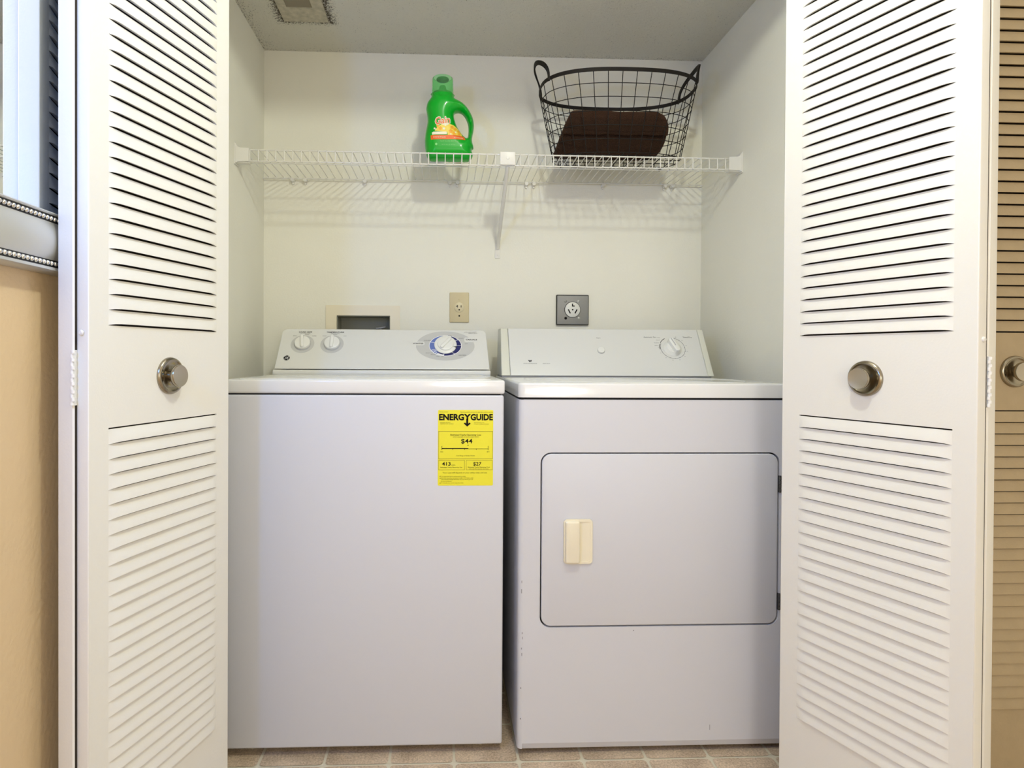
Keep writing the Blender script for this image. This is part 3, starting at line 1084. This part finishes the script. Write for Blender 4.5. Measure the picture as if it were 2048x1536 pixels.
mb.plate(arc_band(KX, KY, .0403, .0403, .0413, .0413, radians(-205), radians(75), 40), [], FDc, 0, .0004, sides=False)
for k, t in enumerate(('80', '70', '60', '50', '40', '30', '20', '10', '5', 'off')):
    a = radians(68 - k * 28)
    text(mb, FDc, t, KX + .0478 * cos(a), KY + .0478 * sin(a) - .0012, .0026)
for t, y in (('Heavy', .1505), ('Normal', .1400), ('Permanent', .1290), ('Delicate', .1180)):
    text(mb, FDc, t, .5330 + (.1505 - y) * -.35 + .006, y - .001, .0028, None, 'r')
mb.build('small_print', 'grey_ink', dr, kind='stuff')
MB().lathe([(.0128, 0), (.0128, .0009)], FDc @ Matrix.Translation((.3328, .0975, 0)), 28).build('button_gap', 'mid_grey', dr)
MB().lathe([(.0122, .0), (.0122, .0035), (.0105, .0055)], FDc @ Matrix.Translation((.3326, .0990, 0)), 28).build('start_button', 'knob_plastic', dr)
Fk = FDc @ Matrix.Translation((KX - .001, KY - .001, 0)) @ Matrix.Rotation(radians(22), 4, 'Z')
k_ = MB().lathe([(.0300, .0004), (.0290, .0020), (.0262, .0035), (.0235, .0080), (.0210, .0105)], Fk, 44).build('control_knob', 'knob_plastic', dr)
MB().plate(rrect(-.0085, .0085, -.0265, .0285, .008, 5), [], Fk, .008, .0270, bev=.003).build('grip', 'knob_plastic', k_)
MB().plate(rrect(-.0012, .0014, -.005, .026, .001, 2), [], Fk, .0268, .0274).build('pointer_mark', 'mid_grey', k_)
for (fx, fy) in ((.24, 1.62), (.81, 1.62), (.24, 2.13), (.81, 2.13)):
    MB().lathe([(.018, 0), (.018, .008), (.010, .011), (.010, .018)], frame((fx, fy, 0), (1, 0, 0), (0, 1, 0)), 18).build('foot', 'grey_ink', dr)
mb = MB()
for (x, z, w, h) in ((.1945, .30, .0012, .004), (.1950, .287, .001, .006), (.1930, .262, .0011, .004), (.1940, .246, .001, .007), (.192, .165, .0013, .0035), (.1925, .40, .001, .010), (.1932, .425, .0009, .006), (.191, .0900, .002, .002), (.470, .3045, .0022, .0014), (.664, .055, .0007, .013)):
    mb.box(x, x + w, DF - .0004, DF + .001, z, z + h)
mb.build('paint_chip', 'grey_ink', dr, kind='stuff')

# ------------------------------------------------------------------ wire shelf
sh = thing('wire_shelf', (.152, YB, 1.60), 'white ventilated wire shelf across the closet above the machines', 'shelf')
SY, SZT, SZL = 2.0076, 1.6243, 1.5895
for (y, z, r, nm) in ((SY + .001, SZT, .0024, 'front_rail'), (SY + .001, SZL, .0024, 'front_rail'), (2.135, 1.6215, .0020, 'middle_rail'), (2.3110, 1.6215, .0024, 'rear_rail')):
    MB().tube([(-.6565 if nm != 'front_rail' else -.625, y, z), (.9595 if nm != 'front_rail' else .925, y, z)], r, 10).build(nm, 'wire_white', sh)
N = 57
base = None
for k in range(N + 1):
    x = -.6105 + k * (1.516 / N)
    if base is None:
        mb = MB().tube([(x, 2.3125, 1.6262), (x, 2.012, 1.6262), (x, 2.0068, 1.6257), (x, 2.0040, 1.6225), (x, 2.0036, 1.618), (x, 2.0036, 1.5885)], .00155, 6)
        base = mb.build('cross_wire', 'wire_white', sh)
        bx0 = x
    else:
        o = base.copy()
        COL.objects.link(o)
        o.location = (x - bx0, 0, 0)
for k, x in enumerate((-.637, .9325)):
    o = base.copy()
    COL.objects.link(o)
    o.location = (x - bx0, 0, 0)
# end brackets
for sg, xw in ((1, XL), (-1, XR)):
    X = lambda d: xw + sg * d
    pts = [(X(.0005), 1.5800), (X(.012), 1.5850), (X(.0450), 1.5862), (X(.0450), 1.6278), (X(.018), 1.6285), (X(.010), 1.6320), (X(.0045), 1.6425), (X(.0005), 1.6425)]
    if sg < 0:
        pts = pts[::-1]
    mb = MB().plate(pts, [], FV(1.9985), -.004, 0)
    a, b2 = sorted((X(.0004), X(.0035)))
    mb.box(a, b2, 1.9965, 2.040, 1.5775, 1.6440)
    a, b2 = sorted((X(.0004), X(.042)))
    mb.box(a, b2, 2.003, 2.032, 1.5825, 1.5855)
    mb.build('end_bracket', 'wire_white', sh)
# centre bracket, brace and foot
mb = MB().plate(rrect(.1756, .2239, 1.5895, 1.6308, .002, 2), [], FV(1.9990), -.0035, 0, bev=.0012)
mb.lathe([(.0050, .0), (.0045, .0012), (.003, .0014)], frame((.2, 1.9988, 1.611)), 16)
mb.build('center_clip', 'wire_white', sh)
mb = MB()
A_, B_ = Vector((.2010, 2.012, 1.590)), Vector((.1965, 2.3185, 1.388))
dv = (B_ - A_).normalized()
mb.tube([A_, A_ + (B_ - A_) * .9, B_ - dv * .012, B_ + Vector((0, 0, -.008))], .0068, 12, upv=(1, 0, 0))
mb.build('brace', 'wire_white', sh)
mb = MB().plate(rrect(.1865, .2060, 1.343, 1.400, .003, 3), [], FV(YB), 0, .0030, bev=.001)
mb.lathe([(.0035, .003), (.0030, .0045)], frame((.196, YB, 1.3560)), 12)
mb.build('brace_foot', 'wire_white', sh)
for x in (-.5508, -.5059, -.2898, .0193, .0467, .3004, .3281, .5861, .8164, .8447):
    mb = MB()
    mb.tube([(x, YB - .0005, 1.6165), (x, 2.3060, 1.6165)], .0068, 12)
    mb.tube([(x, YB - .0005, 1.6060), (x, 2.3165, 1.6060)], .0040, 10)
    mb.build('wall_clip', 'wire_white', sh)

# ------------------------------------------------------------------ detergent bottle
bt = thing('detergent_bottle', (.0145, 2.1, 1.6278), 'green laundry detergent bottle with orange label standing on the shelf', 'bottle')
S = 1 / 5118
PX = lambda x: (x - 497) * S + .0145
PZ = lambda y: 1.6278 + (1470 - y) * S
out_px = [(203, 322), (192, 360), (188, 400), (152, 450), (122, 500), (107, 560), (103, 605), (112, 660), (122, 730), (126, 800), (118, 870), (106, 930), (92, 1000), (84, 1080), (80, 1150), (84, 1220), (94, 1300),
          (104, 1350), (118, 1400), (140, 1440), (185, 1468), (250, 1474), (750, 1474), (830, 1462), (872, 1430), (892, 1390), (900, 1345), (884, 1318), (880, 1290), (884, 1262), (908, 1250), (906, 1205), (892, 1160), (884, 1105), (888, 1050), (903, 980), (914, 900), (914, 830),
          (902, 760), (880, 700), (850, 640), (812, 580), (765, 525), (715, 482), (660, 450), (610, 428), (582, 410), (568, 380), (562, 322)]
hole_px = [(640, 640), (592, 656), (574, 690), (580, 750), (600, 820), (628, 890), (665, 955), (710, 1015), (755, 1062), (786, 1080), (806, 1068), (816, 1020), (821, 950), (818, 880), (806, 820), (785, 765), (755, 710), (715, 665), (680, 645)]
OUT = [(PX(a), PZ(b)) for a, b in out_px]
HOL = [(PX(a), PZ(b)) for a, b in hole_px]


def smooth_loop(lp, n=3, keep=()):
    res = []
    m = len(lp)
    for i in range(m):
        p0, p1, p2, p3 = [Vector(lp[(i + k) % m]) for k in (-1, 0, 1, 2)]
        for k in range(n):
            t = k / n
            q = .5 * ((2 * p1) + (-p0 + p2) * t + (2 * p0 - 5 * p1 + 4 * p2 - p3) * t * t + (-p0 + 3 * p1 - 3 * p2 + p3) * t ** 3)
            res.append((q.x, q.y))
    return res


OUTS = smooth_loop(OUT, 2)
HOLS = smooth_loop(HOL, 2)
SEGS = []
for lp in (OUTS, HOLS):
    for i in range(len(lp)):
        SEGS.append((Vector(lp[i]), Vector(lp[(i + 1) % len(lp)])))


def bdist(x, z):
    p = Vector((x, z))
    best = 9
    for a, b in SEGS:
        ab = b - a
        t = max(0, min(1, (p - a).dot(ab) / max(ab.length_squared, 1e-12)))
        d = (p - a - ab * t).length
        if d < best:
            best = d
    return best


RB = .040


def bdepth(x, z):
    d = min(bdist(x, z), RB)
    q = sqrt(max(0, 2 * d * RB - d * d)) / RB
    return .041 * q


def inside(p, lp):
    c = False
    n = len(lp)
    for i in range(n):
        a, b = lp[i], lp[(i + 1) % n]
        if (a[1] > p[1]) != (b[1] > p[1]) and p[0] < (b[0] - a[0]) * (p[1] - a[1]) / (b[1] - a[1]) + a[0]:
            c = not c
    return c


pts = [Vector(p) for p in OUTS] + [Vector(p) for p in HOLS]
no, nh = len(OUTS), len(HOLS)
edges = [(i, (i + 1) % no) for i in range(no)] + [(no + i, no + (i + 1) % nh) for i in range(nh)]
# points set just inside the rim round the edge off, then a regular grid fills the rest
for lp, sg in ((OUTS, 1), (HOLS, -1)):
    m = len(lp)
    for i in range(m):
        a, b, c_ = Vector(lp[i - 1]), Vector(lp[i]), Vector(lp[(i + 1) % m])
        t = (c_ - a).normalized()
        for dd_ in (.0007, .0022, .0048):
            for s2 in (1, -1):
                q = b + Vector((-t.y, t.x)) * s2 * dd_
                if inside(q, OUTS) and not inside(q, HOLS) and bdist(*q) > dd_ * .8:
                    pts.append(q)
g = .0032
xx = min(p[0] for p in OUTS)
while xx < max(p[0] for p in OUTS):
    zz = min(p[1] for p in OUTS)
    while zz < max(p[1] for p in OUTS):
        if inside((xx, zz), OUTS) and not inside((xx, zz), HOLS) and bdist(xx, zz) > .0062:
            pts.append(Vector((xx, zz)))
        zz += g
    xx += g
vv, _, ff, *_r = delaunay_2d_cdt(pts, edges, [], 0, 1e-7)
dep = [bdepth(v.x, v.y) if bdist(v.x, v.y) > 1e-5 else 0 for v in vv]
vs, fs = [], []
idx_b = {}
for i, v in enumerate(vv):
    vs.append((v.x, 2.1 - dep[i], v.y))
for i, v in enumerate(vv):
    if dep[i] == 0:
        idx_b[i] = i
    else:
        idx_b[i] = len(vs)
        vs.append((v.x, 2.1 + dep[i], v.y))
for f in ff:
    c_ = sum((vv[i] for i in f), Vector((0, 0))) / len(f)
    if inside(c_, OUTS) and not inside(c_, HOLS):
        fs.append(tuple(f))
        fs.append(tuple(idx_b[i] for i in f)[::-1])
body = MB().add(vs, fs, True)
bo = body.build('bottle_body', 'green', bt)


def on_bottle(x, z, h):
    return Vector((x, 2.1 - bdepth(x, z) - h, z))


def bottle_patch(mb, poly, h, step=.004):
    """polygon laid over the curved front of the bottle"""
    lp = []
    n = len(poly)
    for i in range(n):
        a, b = Vector(poly[i]), Vector(poly[(i + 1) % n])
        k = max(1, int((b - a).length / step))
        lp += [a + (b - a) * j / k for j in range(k)]
    P = list(lp)
    x0, x1 = min(p.x for p in lp), max(p.x for p in lp)
    z0, z1 = min(p.y for p in lp), max(p.y for p in lp)
    x = x0 + step
    while x < x1:
        z = z0 + step * .5
        while z < z1:
            if inside((x, z), [(p.x, p.y) for p in lp]) and min((Vector((x, z)) - p).length for p in lp) > step * .4:
                P.append(Vector((x, z)))
            z += step
        x += step
    m = len(lp)
    v2, _, f2, *_q = delaunay_2d_cdt(P, [(i, (i + 1) % m) for i in range(m)], [], 1, 1e-7)
    mb.add([on_bottle(v.x, v.y, h) for v in v2], [tuple(f) for f in f2], True)


def bp(poly):
    return [(PX(a), PZ(b)) for a, b in poly]


mb = MB()
bottle_patch(mb, bp([(182, 1100), (740, 1090), (770, 1160), (190, 1172)]), .0005)
text(mb, None, 'Gain', PX(382), PZ(905), .022, .047, bold=.012, fn=lambda x, z, h: on_bottle(x, z + (x - PX(382)) * .16, .0014))
mb.build('label_orange', 'orange', bo, kind='stuff')
mb = MB()
text(mb, None, 'Gain', PX(382), PZ(907), .0238, .051, bold=.06, fn=lambda x, z, h: on_bottle(x, z + (x - PX(382)) * .16, .0009))
bottle_patch(mb, bp([(205, 1055), (225, 1044), (445, 1040), (462, 1060), (450, 1082), (210, 1092)]), .0008)
for (cx_, cy_, r_b) in ((392, 905, 26), (430, 925, 22), (465, 905, 22), (405, 990, 20), (250, 990, 16), (270, 1010, 10), (520, 1080, 12), (600, 1040, 14)):
    bottle_patch(mb, [(PX(cx_) + r_b * S * cos(a) * (1 + .25 * cos(5 * a)), PZ(cy_) + r_b * S * sin(a) * (1 + .25 * cos(5 * a))) for a in [k * 2 * pi / 14 for k in range(14)]], .0010)
mb.build('label_cream', 'cream_print', bo, kind='stuff')
mb = MB()
bottle_patch(mb, bp([(250, 1030), (300, 960), (350, 925), (420, 900), (500, 905), (570, 915), (640, 950), (700, 1020), (712, 1090), (470, 1094), (462, 1045)]), .0006)
mb.build('label_yellow', 'yellow_print', bo)
mb = MB()
for (cx_, cy_, r_b) in ((345, 985, 30), (540, 960, 28), (590, 985, 26), (520, 1030, 34), (575, 1060, 28), (650, 1010, 24), (660, 1065, 26), (300, 945, 22)):
    bottle_patch(mb, [(PX(cx_) + r_b * S * cos(a) * (1 + .2 * cos(5 * a + cx_)), PZ(cy_) + r_b * S * sin(a) * (1 + .2 * cos(5 * a + cx_))) for a in [k * 2 * pi / 16 for k in range(16)]], .0008)
mb.build('label_flower', 'orange_light', bo, kind='stuff')
mb = MB()
for t, x, y, w, h in (('FLINGS', 0, 0, 0, 0),):
    pass
text(mb, None, 'island fresh', PX(330), PZ(1140), .0042, .040, fn=lambda x, z, h: on_bottle(x, z, .0010))
text(mb, None, '32 loads', PX(650), PZ(1143), .0044, .030, fn=lambda x, z, h: on_bottle(x, z, .0010))
mb.build('label_band_text', 'cream_print', bo, kind='stuff')
mb = MB()
text(mb, None, 'liquid laundry detergent', PX(495), PZ(1205), .0048, .060, fn=lambda x, z, h: on_bottle(x, z, .0008))
text(mb, None, '50 fl oz (1.47 L)', PX(480), PZ(1262), .0030, .044, fn=lambda x, z, h: on_bottle(x, z, .0008))
bottle_patch(mb, [(PX(278) + .0038 * cos(a), PZ(1250) + .0042 * sin(a)) for a in [k * 2 * pi / 14 for k in range(14)]], .0008)
mb.build('label_small_text', 'pale_green', bo, kind='stuff')
Fcap = frame((PX(380), 2.1, PZ(330)), (1, 0, 0), (0, 1, 0))
MB().lathe([(.0350, -.006), (.0355, .0), (.0350, .044), (.0338, .0500), (.0310, .0525), (.0295, .0525), (.0318, .0490), (.0330, .043), (.0335, .002), (.0325, -.004)], Fcap, 48, capt=False).build('cap', 'green_cap', bt)
MB().lathe([(.0345, -.022), (.0345, -.004), (.0320, .002), (.0150, .006), (.0110, .022), (.0090, .026)], Fcap, 40).build('spout', 'green', bt)
MB().lathe([(.0200, .0440), (.0215, .0470), (.0200, .0500)], Fcap, 32).build('cap_button', 'green_dark', bt)

# ------------------------------------------------------------------ wire basket
BC = Vector((.5750, 2.100, 0))
bk = thing('wire_basket', (BC.x, BC.y, 1.632), 'black wire laundry basket with two loop handles on the shelf', 'basket')


def bring(t, a):
    """point on the basket wall: t 0 at the base, 1 at the rim; a the angle"""
    hx = .213 + (.258 - .213) * t
    hy = .090 + (.158 - .090) * t
    n_ = 2.6
    ca, sa = cos(a), sin(a)
    x = hx * abs(ca) ** (2 / n_) * (1 if ca >= 0 else -1)
    y = hy * abs(sa) ** (2 / n_) * (1 if sa >= 0 else -1)
    return Vector((BC.x + x, BC.y + y, 1.639 + t * .236))


loop = lambda t, n=72: [bring(t, 2 * pi * k / n) for k in range(n)]
MB().tube(loop(1.0), 0, 4, closed=True, flat=(.0058, .0014), upv=(0, 0, 1)).build('rim', 'wire_black', bk)
for t in (0.0, .17, .34, .51, .68, .84):
    MB().tube(loop(t), .0013, 6, closed=True).build('ring_wire', 'wire_black', bk)


def even_angles(t, n):
    P = [bring(t, 2 * pi * k / 720) for k in range(721)]
    acc = [0]
    for i in range(720):
        acc.append(acc[-1] + (P[i + 1] - P[i]).length)
    res = []
    j = 0
    for k in range(n):
        s_ = acc[-1] * k / n
        while acc[j + 1] < s_:
            j += 1
        res.append(2 * pi * (j + (s_ - acc[j]) / (acc[j + 1] - acc[j])) / 720)
    return res


NA = 30
ar, ab_ = even_angles(1, NA), even_angles(0, NA)
for k in range(NA):
    pts_ = []
    for q in range(7):
        t = q / 6
        a = ab_[k] + (ar[k] - ab_[k]) * t
        pts_.append(bring(t, a))
    MB().tube(pts_, .0013, 6).build('upright_wire', 'wire_black', bk)
for k in range(9):
    x = BC.x - .18 + k * .045
    yy = .090 * (1 - (abs(x - BC.x) / .213) ** 2.6) ** (1 / 2.6)
    MB().tube([(x, BC.y - yy, 1.6375), (x, BC.y + yy, 1.6375)], .0013, 6).build('base_wire', 'wire_black', bk)
for k in range(4):
    y = BC.y - .06 + k * .04
    xx = .213 * (1 - (abs(y - BC.y) / .090) ** 2.6) ** (1 / 2.6)
    MB().tube([(BC.x - xx, y, 1.6390), (BC.x + xx, y, 1.6390)], .0013, 6).build('base_wire', 'wire_black', bk)
for sx_ in (-1, 1):
    for sy_ in (-1, 1):
        c_ = Vector((BC.x + sx_ * .172, BC.y + sy_ * .068, 1.6332))
        MB().lathe([(.0005, -.0055), (.0040, -.0040), (.0055, 0), (.0040, .0040), (.0005, .0055)], frame(c_, (1, 0, 0), (0, 1, 0)), 12).build('ball_foot', 'wire_black', bk)
for sg in (-1, 1):
    P = []
    hw = .080
    for k in range(25):
        a = pi * k / 24
        yy = -hw * cos(a)
        hgt = .077 * sin(a) ** .8
        base_x = .258 * (1 - (abs(yy) / .158) ** 2.6) ** (1 / 2.6)
        out = (.016 if sg < 0 else .010) * sin(a) ** 2
        P.append(Vector((BC.x + sg * (base_x + .0022 + out), BC.y + yy, 1.875 + hgt)))
    P = [P[0] + Vector((-sg * .0015, 0, -.006))] + P + [P[-1] + Vector((-sg * .0015, 0, -.006))]
    MB().tube(P, 0, 4, flat=(.0026, .0070), upv=(sg, 0, 0)).build('handle', 'wire_black', bk)

# ------------------------------------------------------------------ rolled towel
tw = thing('brown_towel', (.565, 2.1, 1.641), 'dark brown rolled towel lying inside the wire basket', 'towel')
ctr, ax_y, ax_z = Vector((0, 2.098, 1.7155)), .074, .0730
NT, turns = 120, 2.6
th_ = .0195


def spiral(u):
    a = -.43 + u * turns * 2 * pi
    r = .24 + .76 * u
    ca, sa = cos(a), sin(a)
    n_ = 2.7
    k = (abs(ca) ** n_ + abs(sa) ** n_) ** (-1 / n_)
    return Vector((0, ca * k * ax_y * r, sa * k * ax_z * r)), r, a


mb = MB()
vs, fs = [], []
cen = []
for i in range(NT):
    p, r, a = spiral(i / (NT - 1))
    cen.append(p)
ringp = []
for i in range(NT):
    t = (cen[min(i + 1, NT - 1)] - cen[max(i - 1, 0)]).normalized()
    nn = Vector((0, -t.z, t.y))
    e = min(1, i / 3, (NT - 1 - i) / 3)
    hh = th_ * .5 * (.35 + .65 * e)
    ringp.append((cen[i] + nn * hh, cen[i] - nn * hh))
sec = [a for a, b in ringp] + [b for a, b in ringp[::-1]]
ns = len(sec)
xs = [-.178, -.176, -.170, -.158, -.13, -.10, -.07, -.04, -.01, .02, .05, .08, .11, .135, .148, .155, .157]
rr_ = random.Random(3)
from mathutils import noise
for j, x in enumerate(xs):
    e = min(1, j / 3, (len(xs) - 1 - j) / 3)
    for q in sec:
        rad = sqrt((q.y / ax_y) ** 2 + (q.z / ax_z) ** 2)
        # left end: the lower front layers stick out, the upper ones are drawn in
        shift = 0
        if x < 0:
            w = min(1, (-x) / .18)
            shift = w * (.026 * (q.z / ax_z) + .012 * (1 - rad) * 1.5)
        else:
            w = min(1, x / .157)
            shift = w * (.008 * (-(q.z / ax_z - .1) ** 2) * 2 + .004)
        n1 = noise.noise(Vector((x * 18, q.y * 30, q.z * 30))) * .0035 + noise.noise(Vector((x * 70, q.y * 90, q.z * 90))) * .0012
        k = 1 - .10 * (1 - e)
        vs.append((.5650 + x + shift, ctr.y + q.y * k * (1 + n1 * 10), ctr.z + q.z * k + n1))
for j in range(len(xs) - 1):
    for i in range(ns):
        fs.append((j * ns + i, j * ns + (i + 1) % ns, (j + 1) * ns + (i + 1) % ns, (j + 1) * ns + i))
for j in (0, len(xs) - 1):
    for i in range(NT - 1):
        a, b_, c_, d_ = i, i + 1, ns - 2 - i, ns - 1 - i
        q = (j * ns + a, j * ns + b_, j * ns + c_, j * ns + d_)
        fs.append(q if j else q[::-1])
mb.add(vs, fs, True)
mb.build('towel_roll', 'towel', tw)

# ------------------------------------------------------------------ wall mirror
MX = -.6357
mr = thing('wall_mirror', (XL, .6, 1.11), 'silver framed wall mirror with beaded edges, left of the closet', 'mirror')
FM = frame((0, 0, 0), (0, 1, 0), (0, 0, 1))     # looks towards +x
MY0, MY1, MZ0, MZ1 = -.15, 1.26, 1.110, 2.10
MB().box(XL + .0005, MX - .004, MY0 + .01, MY1 - .01, MZ0 + .01, MZ1 - .01).build('backing', 'black_channel', mr)
MB().box(MX - .004, MX, MY0 + .07, MY1 - .07, MZ0 + .07, MZ1 - .07).build('glass', 'mirror', mr)


def rail(y0, z0, y1, z1, prof, name, material):
    """profile: list of (distance from the outer edge, x) swept along one side with mitred ends"""
    d = Vector((0, y1 - y0, z1 - z0)).normalized()
    inn = Vector((0, -d.z, d.y))
    L_ = sqrt((y1 - y0) ** 2 + (z1 - z0) ** 2)
    vs, fs = [], []
    for s_ in (0, 1):
        for (w, x) in prof:
            p = Vector((0, y0, z0)) + d * (w if s_ == 0 else L_ - w) + inn * w
            vs.append((x, p.y, p.z))
    m = len(prof)
    for i in range(m):
        fs.append((i, (i + 1) % m, m + (i + 1) % m, m + i))
    fs.append(tuple(range(m)))
    fs.append(tuple(range(2 * m - 1, m - 1, -1)))
    return MB().add(vs, fs, True).build(name, material, mr)


band = [(.020, -.6350)] + [(.020 + .060 * k / 10, -.6310 + .0070 * sin(pi * (k / 10)) ** .8) for k in range(11)] + [(.080, -.6350)]
lip0 = [(.0, XL + .0006), (.0, -.6310), (.003, -.6260), (.0075, -.6270), (.0085, -.6350), (.0085, XL + .0006)]
lip1 = [(.0915, -.6340), (.0915, -.6275), (.0935, -.6260), (.0955, -.6275), (.0955, -.6358)]
chan = [(.0085, XL + .002), (.0085, -.6315), (.0915, -.6315), (.0915, XL + .002)]
sides = ((MY0, MZ0, MY1, MZ0), (MY1, MZ0, MY1, MZ1), (MY1, MZ1, MY0, MZ1), (MY0, MZ1, MY0, MZ0))
bead = MB()
for (a, b_, c_, d_) in sides:
    rail(a, b_, c_, d_, band, 'frame_rail', 'silver')
    rail(a, b_, c_, d_, lip0, 'outer_lip', 'silver')
    rail(a, b_, c_, d_, lip1, 'inner_lip', 'silver')
    rail(a, b_, c_, d_, chan, 'channel', 'black_channel')
    dvec = Vector((0, c_ - a, d_ - b_))
    L_ = dvec.length
    dvec.normalize()
    inn = Vector((0, -dvec.z, dvec.y))
    for w in (.0142, .0858):
        n_ = int((L_ - 2 * w) / .0098)
        for k in range(n_ + 1):
            p = Vector((-.6300, a, b_)) + dvec * (w + k * (L_ - 2 * w) / n_) + inn * w
            b0 = bmesh.new()
            bmesh.ops.create_icosphere(b0, subdivisions=2, radius=.0040)
            for v in b0.verts:
                v.co = Vector(v.co) + p
            bead.bm(b0, True)
bead.build('bead_trim', 'bead', mr, kind='stuff')
